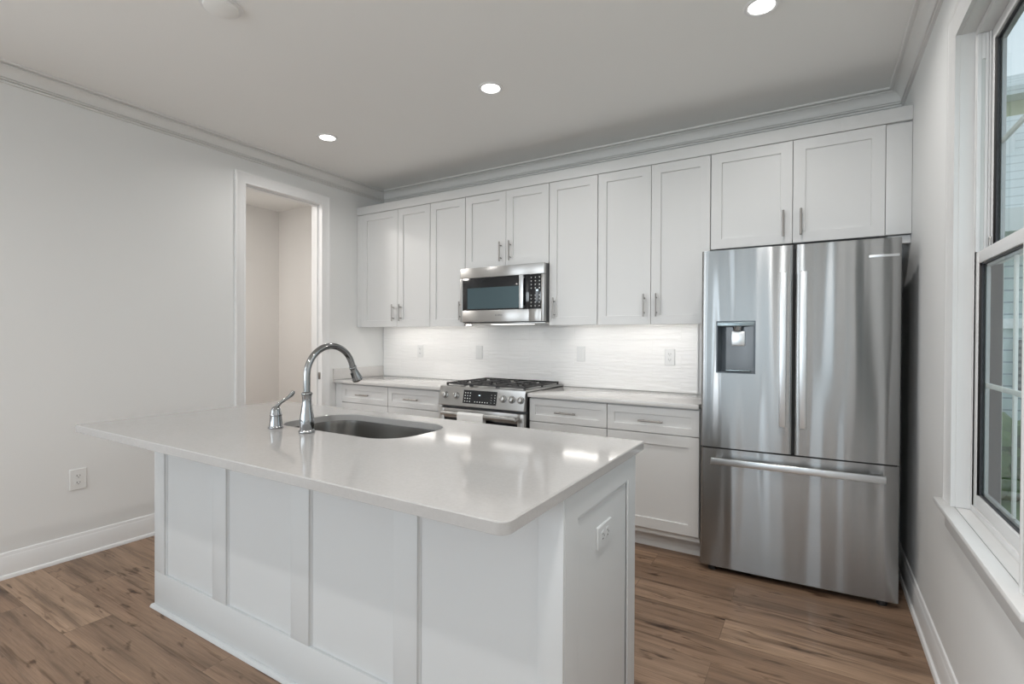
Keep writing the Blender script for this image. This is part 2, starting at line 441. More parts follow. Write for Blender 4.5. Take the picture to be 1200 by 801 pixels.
def ushape(o, t, zt, x0, x1):
    poly = [(DY0 + o - t, 0.0006), (DY0 + o, 0.0006), (DY0 + o, zt), (DY1 - o, zt), (DY1 - o, 0.0006), (DY1 - o + t, 0.0006), (DY1 - o + t, zt + t), (DY0 + o - t, zt + t)]
    return MB().prism(poly, 'x', x0, x1)
ushape(0.0, 0.0146, DZ, XL - 0.1149, XL - 0.0001).build('door_jamb', M['trim'], d1)
ushape(0.011, 0.0108, DZ - 0.011, XL - 0.075, XL - 0.040).build('door_stop', M['trim'], d1)
mb = MB(); mb.box(XL - 0.034, XL - 0.006, DY1 - 0.0022, DY1 - 0.0002, 0.925, 0.985, 0.0006)
sp = mb.build('strike_plate', M['nickel'], d1); sp['label'] = 'small dark metal strike plate'

# right-hand double-hung window
w1 = sempty('window_1', (XR, (WY0 + WY1) / 2, WZ0))
IY0, IY1, IZ1 = WY0 + 0.018, WY1 - 0.018, 2.344       # clear opening between the jambs
mb = MB(); casing_y(mb, XR, -1, IY0 - 0.004, IY1 + 0.004, IZ1 + 0.004, 0.7115, 0.092); mb.build('window_casing', M['wtrim'], w1, ang=20)
mb = MB()
mb.box(XR, XR + 0.112, WY0 + 0.0005, IY0, 0.712, IZ1 + 0.0175).box(XR, XR + 0.112, IY1, WY1 - 0.0005, 0.712, IZ1 + 0.0175).box(XR, XR + 0.112, IY0, IY1, IZ1, IZ1 + 0.0175)
mb.build('window_jamb', M['wtrim'], w1)
mb = MB()
mb.box(XR - 0.042, XR, IY0 - 0.125, IY1 + 0.125, 0.691, 0.711, 0.005, 2)
mb.box(XR + 0.0005, XR + 0.112, WY0 + 0.0005, WY1 - 0.0005, 0.6905, 0.711)
mb.build('window_sill', M['wtrim'], w1)
mb = MB(); mb.prism([(XR - 0.022, 0.6905), (XR - 0.022, 0.680), (XR - 0.012, 0.668), (XR - 0.012, 0.618), (XR - 0.008, 0.610), (XR - 0.0002, 0.610), (XR - 0.0002, 0.6905)], 'y', IY0 - 0.092, IY1 + 0.092)
mb.build('window_apron', M['wtrim'], w1)
mb = MB()   # vinyl frame with balance tracks
FX0, FX1 = XR + 0.038, XR + 0.1118
for (a, b) in ((IY0, 1), (IY1, -1)):
    ya, yb = sorted((a, a + b * 0.020)); mb.box(FX0, FX1, ya, yb, 0.711, IZ1, 0.001)
    ya, yb = sorted((a + b * 0.020, a + b * 0.032)); mb.box(FX0 + 0.0300, FX0 + 0.0355, ya, yb, 0.711, IZ1)
mb.box(FX0, FX1, IY0 + 0.02, IY1 - 0.02, IZ1 - 0.022, IZ1, 0.001).box(FX0, FX1, IY0 + 0.02, IY1 - 0.02, 0.711, 0.733, 0.001)
mb.build('window_frame', M['vinyl'], w1)
def sash(name, x0, x1, z0, z1, st, br, tr, muntins):
    a, b = IY0 + 0.021, IY1 - 0.021
    mb = MB()
    mb.box(x0, x1, a, a + st, z0, z1, 0.0015).box(x0, x1, b - st, b, z0, z1, 0.0015)
    mb.box(x0, x1, a + st, b - st, z0, z0 + br, 0.0015).box(x0, x1, a + st, b - st, z1 - tr, z1, 0.0015)
    sh = mb.build(name, M['vinyl'], w1)
    xm = x0 + 0.011
    g = MB(); gy0, gy1, gz0, gz1 = a + st + 0.0005, b - st - 0.0005, z0 + br + 0.0005, z1 - tr - 0.0005
    for q in ((gy0, gy0 + 0.005, gz0, gz1), (gy1 - 0.005, gy1, gz0, gz1), (gy0 + 0.005, gy1 - 0.005, gz0, gz0 + 0.005), (gy0 + 0.005, gy1 - 0.005, gz1 - 0.005, gz1)):
        g.box(xm - 0.004, xm + 0.018, *q)
    g.build('gasket', M['gasket'], sh)
    g = MB()
    for q in ((gy0 + 0.0055, gy0 + 0.014, gz0 + .006, gz1 - .006), (gy1 - 0.014, gy1 - 0.0055, gz0 + .006, gz1 - .006), (gy0 + 0.014, gy1 - 0.014, gz0 + 0.006, gz0 + 0.013), (gy0 + 0.014, gy1 - 0.014, gz1 - 0.013, gz1 - .006)):
        g.box(xm + 0.005, xm + 0.016, *q)
    g.build('spacer', M['spacer'], sh)
    g = MB(); g.box(xm, xm + 0.004, gy0 + 0.0055, gy1 - 0.0055, gz0 + 0.0055, gz1 - 0.0055); g.build('pane', M['glass'], sh)
    g = MB()
    for z in muntins: g.box(xm + 0.005, xm + 0.014, gy0 + 0.014, gy1 - 0.014, z - 0.008, z + 0.008, 0.002)
    ym = (gy0 + gy1) / 2
    g.box(xm + 0.0055, xm + 0.0135, ym - 0.008, ym + 0.008, gz0 + 0.014, gz1 - 0.014, 0.002)
    g.build('muntin', M['vinyl'], sh)
    return sh
sash('lower_sash', FX0 + 0.004, FX0 + 0.029, 0.7335, 1.588, 0.036, 0.042, 0.040, [1.145])
up = sash('upper_sash', FX0 + 0.0365, FX0 + 0.066, 1.545, IZ1 - 0.0225, 0.036, 0.040, 0.038, [1.94])
mb = MB()
for (a, b) in ((IY0, 1), (IY1, -1)):
    ya, yb = sorted((a + b * 0.0202, a + b * 0.030))
    mb.box(FX0 + 0.001, FX0 + 0.0115, ya, yb, 1.5895, IZ1 - 0.0225, 0.001).box(FX0 + 0.0215, FX0 + 0.0295, ya, yb, 1.5895, IZ1 - 0.0225, 0.001).box(FX0 + 0.0116, FX0 + 0.0214, ya, yb, 2.235, IZ1 - 0.0225, 0.001)
mb.build('balance_cover', M['vinyl'], w1)
mb = MB()
for (a, b) in ((IY0, 1), (IY1, -1)):
    ya, yb = sorted((a + b * 0.0202, a + b * 0.0265)); mb.box(FX0 + 0.0117, FX0 + 0.0213, ya, yb, 1.5895, 2.2345)
mb.build('balance_track', mat('track_grey', (0.55, 0.57, 0.56), 0.4), w1)
mb = MB(); mb.box(FX0 + 0.0302, FX0 + 0.0362, IY1 - 0.052, IY1 - 0.038, 1.60, 1.635, 0.002); mb.build('sash_latch', M['nickel'], w1)

# the windows behind the camera; the last two are added to light the room
def plain_window(name, axis, l0, l1, z0, z1, t, bars):
    o = sempty(name, (0, 0, 0)); mb = MB(); w = 0.055
    def bx(a, b, c, d): (mb.box(a, b, t - 0.07, t - 0.02, c, d) if axis == 'x' else mb.box(t + 0.02, t + 0.07, a, b, c, d))
    bx(l0 + .001, l0 + w, z0 + .001, z1 - .001); bx(l1 - w, l1 - .001, z0 + .001, z1 - .001); bx(l0 + w, l1 - w, z0 + .001, z0 + w); bx(l0 + w, l1 - w, z1 - w, z1 - .001)
    for b in bars: bx(b - w/2, b + w/2, z0 + w, z1 - w)
    mb.build('window_frame', M['vinyl'], o)
plain_window('window_2', 'x', -1.1, 0.3, 0.0, 2.5, YR, [-0.4])
plain_window('window_3', 'x', -1.76, -1.24, 0.0, 2.5, YR, [])
plain_window('added_window_rear', 'x', -3.5, -2.1, 0.5, 2.4, YR, [-2.8])
plain_window('added_window_left', 'y', -3.6, -0.6, 0.75, 2.45, XL - 0.09, [-2.6, -1.6])

# ------------------------------------------------------------------ tiled backsplash
TX0, TX1, TY = XL + 0.013, -0.705, YB - 0.010
tile_o = structure(MB().box(TX0, TX1, TY, YB - 0.0003, 0.915, 1.3995).build('trim_2', M['tile']))
mb = MB(); mb.box(TX1 + 0.0005, TX1 + 0.012, TY - 0.001, YB - 0.0003, 0.915, 1.3995, 0.002); structure(mb.build('trim_3', M['trim']))

# ------------------------------------------------------------------ cabinets
def bar_handle(parent, x, z, y, vertical=True, ln=0.150):
    """bar pull in front of a face at y"""
    mb = MB(); yb = y - 0.031; h = ln / 2
    if vertical:
        mb.cyl((x, yb, z - h), (x, yb, z + h), 0.0058, seg=16, bev=0.001)
        for k in (-1, 1): mb.cyl((x, y - 0.0002, z + k * 0.048), (x, yb, z + k * 0.048), 0.0045, seg=12)
    else:
        mb.cyl((x - h, yb, z), (x + h, yb, z), 0.0058, seg=16, bev=0.001)
        for k in (-1, 1): mb.cyl((x + k * 0.048, y - 0.0002, z), (x + k * 0.048, yb, z), 0.0045, seg=12)
    return mb.build('handle', M['nickel'], parent)
YU, ZUB, ZUD, ZUT = 3.2955, 1.386, 2.426, 2.502
GAP = 0.0016
def upper(x0, x1, zb, doors, handles, label, group=None, fill=0.0, fill_r=0.0, hz=None):
    t = thing('upper_cabinet', ((x0 + x1) / 2, YB, zb), label, 'cabinet', group)
    b = MB(); b.box(x0 + 0.0006, x1 - 0.0006, YU + 0.0205, YB - 0.0105, zb + 0.024, ZUD + 0.002)
    b.build('body', M['cab'], t)
    if fill: MB().box(x0 + 0.0006, x0 + fill, YU + 0.002, YU + 0.020, zb + 0.002, ZUD, 0.001).build('filler_strip', M['cab'], t)
    if fill_r: MB().box(x1 - fill_r, x1 - 0.0006, YU + 0.002, YU + 0.020, zb + 0.002, ZUD - 0.008, 0.001).build('filler_strip', M['cab'], t)
    for (a, c), hx in zip(doors, handles):
        d = shaker(MB(), a + GAP, c - GAP, zb, ZUD, YU, fr=0.060).build('door', M['cab'], t)
        if hx is not None: bar_handle(d, hx, hz, YU)
    return t
upper(XL + 0.001, -2.808, ZUB, [(-3.628, -3.178), (-3.178, -2.808)], [-3.222, -3.134], 'tall white two-door wall cabinet in the far left corner beside the pantry opening', fill=0.066, hz=1.511)
upper(-2.806, -2.438, ZUB, [(-2.806, -2.438)], [-2.478], 'narrow single-door white wall cabinet just left of the microwave', hz=1.511)
upper(-2.436, -1.680, 1.842, [(-2.436, -2.051), (-2.051, -1.680)], [-2.094, -2.008], 'short two-door white wall cabinet directly above the microwave', hz=1.958)
upper(-1.678, -1.303, ZUB, [(-1.678, -1.303)], [-1.632], 'narrow single-door white wall cabinet just right of the microwave', hz=1.511)
upper(-1.301, -0.566, ZUB, [(-1.301, -0.932), (-0.932, -0.566)], [-0.973, -0.893], 'tall two-door white wall cabinet between refrigerator and the narrow one beside the microwave', hz=1.511)
upper(-0.564, XR - 0.001, 1.842, [(-0.564, -0.122), (-0.122, 0.306)], [-0.168, -0.080], 'wide two-door white wall cabinet above the stainless refrigerator', fill_r=0.110, hz=1.955)
mb = MB(); mb.box(XL + 0.001, XR - 0.001, YU - 0.003, YU + 0.018, ZUD + 0.0035, ZUT, 0.0012)
tag(mb.build('cabinet_fascia', M['cab']), 'long plain white board running along the top of all wall cabinets', 'trim board')
mb = MB(); mb.box(0.318, XR - 0.0012, YU + 0.035, YU + 0.075, 1.800, 1.8415, 0.002)
tag(mb.build('mounting_cleat', M['trim']), 'small white wooden cleat under the wall cabinet at right of refrigerator top', 'cleat')

# under-cabinet light bars
def under_light(x0, x1, label):
    t = thing('under_cabinet_light', ((x0 + x1) / 2, 3.50, ZUB), label, 'light', 'light bars under the wall cabinets')
    MB().box(x0, x1, 3.415, 3.465, ZUB + 0.0165, ZUB + 0.0235, 0.002).build('housing', M['plastic'], t)
    MB().box(x0 + 0.01, x1 - 0.01, 3.428, 3.454, ZUB + 0.011, ZUB + 0.0162, 0.001).build('diffuser', M['strip'], t)
under_light(-3.50, -2.86, 'glowing light bar under the corner wall cabinet left of the microwave')
under_light(-2.76, -2.48, 'short glowing light bar under the narrow wall cabinet left of the microwave')
under_light(-1.63, -1.34, 'short glowing light bar under the narrow wall cabinet right of the microwave')
under_light(-1.27, -0.62, 'long glowing light bar under the wall cabinet next to the refrigerator')

YD = 3.048          # base door fronts
def base(x0, x1, label, doors, fill=0.0, fill_r=0.0, drawer_x=None):
    t = thing('base_cabinet', ((x0 + x1) / 2, YB, 0), label, 'cabinet')
    MB().box(x0 + 0.0006, x1 - 0.0006, YD + 0.0205, YB - 0.001, 0.105, 0.8865).build('body', M['cab'], t)
    MB().box(x0 + 0.0006, x1 - 0.0006, 3.135, 3.150, 0.0005, 0.1045).build('toe_kick', M['cab'], t)
    a, c = x0 + fill, x1 - fill_r
    if fill: MB().box(x0 + 0.0006, a, YD + 0.002, YD + 0.020, 0.107, 0.884, 0.001).build('filler_strip', M['cab'], t)
    if fill_r: MB().box(c, x1 - 0.0006, YD + 0.002, YD + 0.020, 0.107, 0.884, 0.001).build('filler_strip', M['cab'], t)
    d = shaker(MB(), a + GAP, c - GAP, 0.722, 0.877, YD, fr=0.044, rec=0.008).build('drawer', M['cab'], t)
    bar_handle(d, (a + c) / 2, 0.795, YD, False)
    n = doors; w = (c - a) / n
    for i in range(n):
        d = shaker(MB(), a + i * w + GAP, a + (i + 1) * w - GAP, 0.140, 0.717, YD, fr=0.062).build('door', M['cab'], t)
base(XL + 0.001, -3.047, 'white base cabinet with one drawer in the far left corner below the countertop', 1, fill=0.085)
base(-3.046, -2.468, 'white base cabinet with one drawer immediately left of the range', 1, fill_r=0.030)
base(-1.699, -1.136, 'white base cabinet with one drawer immediately right of the range', 1)
base(-1.134, -0.573, 'white base cabinet with drawer and tall door beside the refrigerator', 1)

def counter(x0, x1, label, side=False):
    t = thing('countertop', ((x0 + x1) / 2, YB, 0.887), label, 'countertop')
    MB().box(x0, x1, 3.022, YB - 0.001, 0.8875, 0.914, 0.003).build('slab', M['quartz_white'], t)
    if side: MB().box(XL + 0.0006, XL + 0.0124, 3.022, YB - 0.011, 0.9142, 1.012, 0.002).build('side_splash', M['quartz_white'], t)
counter(XL + 0.0006, -2.464, 'white quartz countertop with low side splash, left of the range', True)
counter(-1.701, -0.573, 'white quartz countertop between the range and the refrigerator')

# ------------------------------------------------------------------ outlets and switches
def outlet(P, label, kind='duplex', w=0.072, h=0.117, pm='plastic'):
    """P maps (u right, v up, d out of the wall) to the world; the plate is centred at its origin"""
    o = P(0, 0, 0)
    t = thing('wall_outlet' if kind != 'switch' else 'light_switch', o, label, 'outlet' if kind != 'switch' else 'switch')
    mb = MB(); mb.rings([[P(x, y, d) for x, y in rounded(-w/2 + i, w/2 - i, -h/2 + i, h/2 - i, 0.004, 3)] for i, d in ((0, 0.0003), (0, 0.004), (0.003, 0.0065))])
    mb.build('cover_plate', M[pm], t)
    dark = MB()
    if kind == 'duplex':
        for k in (-1, 1):
            c = k * 0.0195
            mb = MB(); mb.rings([[P(x, y + c, d) for x, y in rounded(-0.0165, 0.0165, -0.0135, 0.0135, 0.008, 4)] for d in (0.0064, 0.0082)]); 
            rc = mb.build('receptacle', M[pm], t)
            dm = MB()
            for (a, b, e, g) in ((-0.0085, -0.006, -0.002, 0.007), (0.006, 0.0085, -0.002, 0.006), (-0.002, 0.002, -0.0095, -0.0055)):
                dm.rings([[P(a, c + e, d), P(b, c + e, d), P(b, c + g, d), P(a, c + g, d)] for d in (0.0080, 0.0086)])
            dm.build('slot', M['dark'], rc)
    else:
        mb = MB(); mb.rings([[P(x, y, d) for x, y in rounded(-0.0165, 0.0165, -0.0335, 0.0335, 0.002, 2)] for d in (0.0064, 0.0085)])
        rk = mb.build('rocker' if kind == 'switch' else 'receptacle', M[pm], t)
        if kind == 'decora':
            for c in (-0.020, 0.020):
                dm = MB()
                for (a, b, e, g) in ((-0.0085, -0.006, -0.002, 0.007), (0.006, 0.0085, -0.002, 0.006), (-0.002, 0.002, -0.0095, -0.0055)):
                    dm.rings([[P(a, c + e, d), P(b, c + e, d), P(b, c + g, d), P(a, c + g, d)] for d in (0.0083, 0.0089)])
                dm.build('slot', M['dark'], rk)
    return t
def onback(x, z): return lambda u, v, d: (x + u, TY - d, z + v)
outlet(onback(-3.20, 1.166), 'white outlet on the backsplash nearest the corner by the pantry opening', 'decora')
outlet(onback(-2.525, 1.168), 'white wall switch on the backsplash just left of the range', 'switch')
outlet(onback(-1.563, 1.172), 'white wall switch on the backsplash just right of the range', 'switch')
outlet(onback(-0.886, 1.163), 'white outlet on the backsplash beside the refrigerator', 'decora')
outlet(lambda u, v, d: (XL + d, 1.206 + u, 0.456 + v), 'white duplex outlet low on the bare left wall', 'duplex', 0.080, 0.122)

# ------------------------------------------------------------------ island
IX0, IX1, IYF, IYK = -2.700, -0.552, 1.172, 1.775
isl = thing('kitchen_island', ((IX0 + IX1) / 2, (IYF + IYK) / 2, 0), 'white panelled kitchen island base under the large quartz top', 'kitchen island')
CB = 0.8835
mb = MB()          # carcass walls
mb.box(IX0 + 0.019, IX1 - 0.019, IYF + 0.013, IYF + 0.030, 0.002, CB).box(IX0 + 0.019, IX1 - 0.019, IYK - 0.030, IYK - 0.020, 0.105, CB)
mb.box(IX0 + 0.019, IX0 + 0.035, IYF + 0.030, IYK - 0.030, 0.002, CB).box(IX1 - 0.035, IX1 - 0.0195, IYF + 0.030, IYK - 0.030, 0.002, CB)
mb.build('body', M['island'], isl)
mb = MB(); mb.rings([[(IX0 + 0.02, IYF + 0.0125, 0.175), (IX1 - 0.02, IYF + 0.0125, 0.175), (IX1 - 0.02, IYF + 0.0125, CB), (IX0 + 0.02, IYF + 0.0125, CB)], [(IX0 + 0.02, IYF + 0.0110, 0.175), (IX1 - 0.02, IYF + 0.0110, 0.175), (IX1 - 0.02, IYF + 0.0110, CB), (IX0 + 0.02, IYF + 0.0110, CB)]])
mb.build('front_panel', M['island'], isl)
for a, c in ((IX0, -2.606), (-2.197, -2.094), (-1.665, -1.562), (-1.146, -1.046), (-0.624, IX1)):
    mb = MB(); mb.box(a, c, IYF, IYF + 0.0108, 0.1755, CB, 0.0012)
    # small quirk bead against the panel on each free edge
    if a > IX0: mb.prism([(a + 0.0001, IYF + 0.0035), (a + 0.0001, IYF + 0.0108), (a - 0.008, IYF + 0.0108), (a - 0.008, IYF + 0.0095), (a - 0.004, IYF + 0.0085)], 'z', 0.1755, CB)
    if c < IX1: mb.prism([(c - 0.0001, IYF + 0.0035), (c - 0.0001, IYF + 0.0108), (c + 0.008, IYF + 0.0108), (c + 0.008, IYF + 0.0095), (c + 0.004, IYF + 0.0085)], 'z', 0.1755, CB)
    mb.build('stile', M['island'], isl)
mb = MB(); mb.box(IX0, IX1, IYF, IYF + 0.0125, 0.002, 0.175, 0.0012); mb.build('bottom_rail', M['island'], isl)
# left end skin
MB().box(IX0, IX0 + 0.018, IYF + 0.013, IYK, 0.002, CB).build('end_panel', M['island'], isl)
# right end: framed panel
mb = MB(); shaker(mb, IYF + 0.013, IYK, 0.002, CB, 0.0, t=0.019, fr=0.078, rec=0.0065)
R = Matrix(((0, -1, 0, IX1), (1, 0, 0, 0), (0, 0, 1, 0), (0, 0, 0, 1)))       # local x -> world y, front faces +x
mb.tf(R); ep = mb.build('end_panel', M['island'], isl)
ep['label'] = 'end panel with a recessed field'
mb = MB()
ya, yb_, za, zb_ = IYF + 0.013 + 0.080, IYK - 0.080, 0.082, CB - 0.080
for q in ((ya, ya + 0.008, za, zb_), (yb_ - 0.008, yb_, za, zb_), (ya + 0.008, yb_ - 0.008, za, za + 0.008), (ya + 0.008, yb_ - 0.008, zb_ - 0.008, zb_)):
    mb.box(IX1 - 0.0064, IX1 - 0.0028, *q, 0.0012)
mb.build('panel_bead', M['island'], isl)
# shoe moulding on front and both ends
mb = MB(); pf = [(0, 0.0008), (0.014, 0.0008), (0.014, 0.006), (0.010, 0.016), (0.004, 0.019), (0, 0.019)]
mb.rings([[(IX0 - d - 0.0002, IYK - 0.1, z), (IX0 - d - 0.0002, IYF - d - 0.0002, z), (IX1 + d + 0.0002, IYF - d - 0.0002, z), (IX1 + d + 0.0002, IYK, z)] for d, z in pf + pf[:1]], False, False, closed=False)
mb.build('shoe_moulding', M['island'], isl)
# kitchen side: doors and toe kick
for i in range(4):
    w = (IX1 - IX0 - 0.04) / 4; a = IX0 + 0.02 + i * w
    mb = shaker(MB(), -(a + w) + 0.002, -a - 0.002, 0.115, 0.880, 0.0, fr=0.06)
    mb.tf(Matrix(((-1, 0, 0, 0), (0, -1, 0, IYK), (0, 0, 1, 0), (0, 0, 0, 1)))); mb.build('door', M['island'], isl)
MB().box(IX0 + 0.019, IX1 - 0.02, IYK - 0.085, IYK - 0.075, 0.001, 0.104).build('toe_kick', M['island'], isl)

# island top with the sink cut out
HX0, HX1, HY0, HY1 = -2.035, -1.325, 1.343, 1.726
hole = rounded(HX0, HX1, HY0, HY1, [0.115, 0.135, 0.135, 0.13], 12)
outer = rounded(-2.712, -0.541, 0.873, 1.848, [0.012, 0.028, 0.012, 0.012], 6)
def ring_slab(loops_outer, loops_inner, zs):
    """eased slab with a hole: lists of polygons from top to bottom with heights"""
    bm = bmesh.new()
    O = [[bm.verts.new((x, y, z)) for x, y in p] for p, z in zip(loops_outer, zs)]
    I = [[bm.verts.new((x, y, z)) for x, y in p] for p, z in zip(loops_inner, zs)]
    for G in (O, I):
        for a, b in zip(G[:-1], G[1:]):
            for i in range(len(a)): bm.faces.new((a[i], a[(i+1) % len(a)], b[(i+1) % len(a)], b[i]))
    for k in (0, -1):
        es = []
        for lp in (O[k], I[k]):
            for i in range(len(lp)):
                e = bm.edges.get((lp[i], lp[(i+1) % len(lp)])) or bm.edges.new((lp[i], lp[(i+1) % len(lp)])); es.append(e)
        bmesh.ops.triangle_fill(bm, use_beauty=True, use_dissolve=False, edges=es)
    return bm
mb = MB(); e = 0.003
mb.bm = ring_slab([offset_poly(outer, -e), outer, outer, offset_poly(outer, -0.001)], [offset_poly(hole, e), hole, hole, hole], [0.914, 0.914 - e, 0.885, 0.884])
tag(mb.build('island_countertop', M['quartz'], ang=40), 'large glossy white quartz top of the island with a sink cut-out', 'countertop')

sk = thing('kitchen_sink', ((HX0 + HX1) / 2, (HY0 + HY1) / 2, 0.66), 'stainless undermount sink bowl set into the island top', 'sink')
hb = offset_poly(hole, 0.004)
mb = MB(); sx = lambda d, z: [(x, y, z) for x, y in offset_poly(hole, d)]
mb.rings([sx(0.018, 0.8825), sx(0.018, 0.8838), sx(0.004, 0.8838), sx(0.002, 0.86), sx(-0.006, 0.715), sx(-0.012, 0.695), sx(-0.024, 0.683), sx(-0.040, 0.679)], cap0=False, cap1=True)
mb.rings([sx(0.018, 0.8825), sx(0.006, 0.8822), sx(0.004, 0.86), sx(-0.003, 0.715), sx(-0.02, 0.677), sx(-0.040, 0.676)], cap0=False, cap1=True)
mb.build('basin', M['sink'], sk, ang=50)
mb = MB(); mb.lathe([(0.0, 0.0), (0.045, 0.0), (0.045, 0.003), (0.036, 0.004), (0.034, 0.001), (0.0, 0.001)], (-1.68, 1.56, 0.6795), seg=32); mb.build('drain', M['chrome'], sk)

# outlet on the island end (turned sideways)
outlet(lambda u, v, d: (IX1 - 0.0065 + d, 1.473 - v, 0.692 + u), 'white duplex outlet turned sideways on the right end of the island', 'duplex', 0.070, 0.118, 'island')

# faucet
FBX, FBY = -1.728, 1.288
fa = thing('kitchen_faucet', (FBX, FBY, 0.914), 'tall polished gooseneck faucet standing in front of the island sink', 'faucet')
mb = MB(); mb.lathe([(0.030, 0.0005), (0.031, 0.003), (0.031, 0.007), (0.028, 0.010), (0.0265, 0.014)], (FBX, FBY, 0.914), seg=36); mb.build('base_ring', M['chrome'], fa, ang=50)
mb = MB(); mb.lathe([(0.0255, 0.0142), (0.0275, 0.028), (0.0280, 0.045), (0.0265, 0.065), (0.0225, 0.088), (0.0190, 0.108), (0.0175, 0.126), (0.0180, 0.140), (0.0195, 0.150)], (FBX, FBY, 0.914), seg=36); mb.build('body', M['chrome'], fa, ang=50)
mb = MB(); mb.lathe([(0.0195, 0.1502), (0.0215, 0.152), (0.0215, 0.157), (0.0185, 0.160), (0.0150, 0.162)], (FBX, FBY, 0.914), seg=36); mb.build('collar', M['chrome'], fa, ang=50)
RA, ZA = 0.116, 1.140
pts = [(FBX, FBY, 1.0762 + k * (ZA - 1.0762) / 5) for k in range(5)]
for k in range(27):
    a = PI * (1 - k / 26 * 0.93); pts.append((FBX, FBY + RA + RA * math.cos(a), ZA + RA * math.sin(a)))
mb = MB(); mb.tube(pts, 0.0132, 20); mb.build('spout', M['chrome'], fa, ang=60)
e0 = Vector(pts[-1]); dr = (Vector(pts[-1]) - Vector(pts[-2])).normalized()
dr = (dr + Vector((0, 0.26, -0.1))).normalized()
mb = MB(); mb.lathe([(0.0150, 0.0), (0.0165, 0.002), (0.0165, 0.009), (0.0150, 0.011)], e0 - dr * 0.001, dr, 32); mb.build('spray_collar', M['chrome'], fa, ang=50)
mb = MB(); mb.lathe([(0.0145, 0.0102), (0.0150, 0.020), (0.0190, 0.040), (0.0232, 0.060), (0.0235, 0.066), (0.0205, 0.069)], e0, dr, 32); mb.build('spray_head', M['chrome'], fa, ang=50)
sd = dr.cross(Vector((1, 0, 0))).normalized()
mb = MB(); c0 = e0 + dr * 0.040 - sd * 0.0 + Vector((0.0, -0.0190, -0.004)); mb.tube([c0 - dr * 0.012, c0 + dr * 0.012], 0.0045, 12); mb.build('spray_button', M['blackmat'], fa)

LX, LY = -1.922, 1.284
fl = thing('faucet_handle', (LX, LY, 0.914), 'polished single lever on a domed base left of the gooseneck faucet', 'faucet handle')
mb = MB(); mb.lathe([(0.029, 0.0005), (0.030, 0.003), (0.030, 0.006), (0.0265, 0.009), (0.0255, 0.012), (0.0245, 0.030), (0.0225, 0.050), (0.0225, 0.052)], (LX, LY, 0.914), seg=36); mb.build('body', M['chrome'], fl, ang=50)
mb = MB(); mb.lathe([(0.0235, 0.0522), (0.0240, 0.055), (0.0235, 0.058), (0.0215, 0.064), (0.0205, 0.072), (0.0170, 0.083), (0.0115, 0.090), (0.0, 0.093)], (LX, LY, 0.914), seg=36); mb.build('dome', M['chrome'], fl, ang=50)
lp = [(0.0, 0.000, 0.082), (0.004, 0.006, 0.094), (0.010, 0.016, 0.107), (0.018, 0.029, 0.117), (0.025, 0.041, 0.126), (0.031, 0.050, 0.136), (0.0345, 0.056, 0.147), (0.0355, 0.058, 0.152)]
mb = MB(); mb.tube([(LX + a, LY + b, 0.914 + c) for a, b, c in lp], [0.0085, 0.0080, 0.0072, 0.0070, 0.0078, 0.0090, 0.0088, 0.0060], 16); mb.build('lever', M['chrome'], fl, ang=60)

# ------------------------------------------------------------------ microwave
mw = thing('microwave', (-2.055, YB, 1.40), 'stainless over-the-range microwave with dark glass door mounted over the range', 'microwave')
YM = 3.225; X0, X1 = -2.4335, -1.6825
MB().box(X0 + 0.001, X1 - 0.001, 3.262, TY - 0.002, 1.412, 1.8395, 0.002).build('body', M['grey'], mw)
MB().box(X0 + 0.010, X1 - 0.010, 3.270, TY - 0.010, 1.402, 1.4115, 0.002).build('underside_tray', M['steel'], mw)
MB().box(X0 + 0.20, X1 - 0.20, 3.36, 3.46, 1.3995, 1.4018, 0.0005).build('added_tile_glow', mat('added_tile_glow_lens', (0.8, 0.8, 0.8), 0.5, emit=(1.0, 0.98, 0.95), estr=1.6), mw)  # glowing plate added to brighten the tile behind the range
MB().box(X0, X1, YM, 3.2615, 1.7605, 1.8395, 0.0025).build('top_vent_panel', M['steel'], mw)
dz0, dz1, dxr = 1.417, 1.7585, -1.806
mb = MB(); mb.box(X0, X0 + 0.022, YM, 3.2615, dz0, dz1, 0.002).box(X0 + 0.0222, dxr, YM, 3.2615, dz0, 1.5065, 0.002)
md = mb.build('door', M['steel'], mw)
MB().box(X0 + 0.0224, dxr - 0.0005, YM + 0.001, 3.2610, 1.5070, dz1 - 0.0005, 0.001).build('door_glass', M['black'], md)
MB().box(-2.363, -1.890, YM + 0.0002, YM + 0.00095, 1.518, 1.681).build('window_screen', mat('window_screen', (0.10, 0.15, 0.17), 0.12, 0.6), md)
mb = MB(); mb.box(-1.872, -1.836, YM - 0.036, YM - 0.022, 1.510, 1.757, 0.005, 3)
mb.box(-1.866, -1.842, YM - 0.0215, YM + 0.0008, 1.514, 1.532, 0.002).box(-1.866, -1.842, YM - 0.0215, YM + 0.0008, 1.735, 1.753, 0.002)
mb.build('handle', M['handle'], md)
mb = MB(); mb.box(dxr + 0.0012, X1 - 0.0225, YM + 0.001, 3.2615, 1.5070, dz1 - 0.0005, 0.001); cp = mb.build('control_panel', M['black'], mw)
mb = MB(); mb.box(X1 - 0.022, X1, YM, 3.2615, dz0, dz1, 0.002).box(dxr + 0.0012, X1 - 0.0222, YM, 3.2615, dz0, 1.5065, 0.002); mb.build('side_frame', M['steel'], mw)
for c in range(3):
    for rows in (range(0, 4), range(5, 9)):
        mb = MB()
        for r in rows:
            mb.box(-1.792 + c * 0.034, -1.783 + c * 0.034, YM + 0.0004, YM + 0.0009, 1.735 - r * 0.026, 1.739 - r * 0.026)
            mb.box(-1.790 + c * 0.034, -1.786 + c * 0.034, YM + 0.0004, YM + 0.0009, 1.730 - r * 0.026, 1.733 - r * 0.026)
        mb.build('key_labels', M['mark'], cp)
text('clock_digits', '00', 0.020, M['digits'], cp, Matrix.Translation((-1.738, YM + 0.0006, 1.6405)) @ FACE)
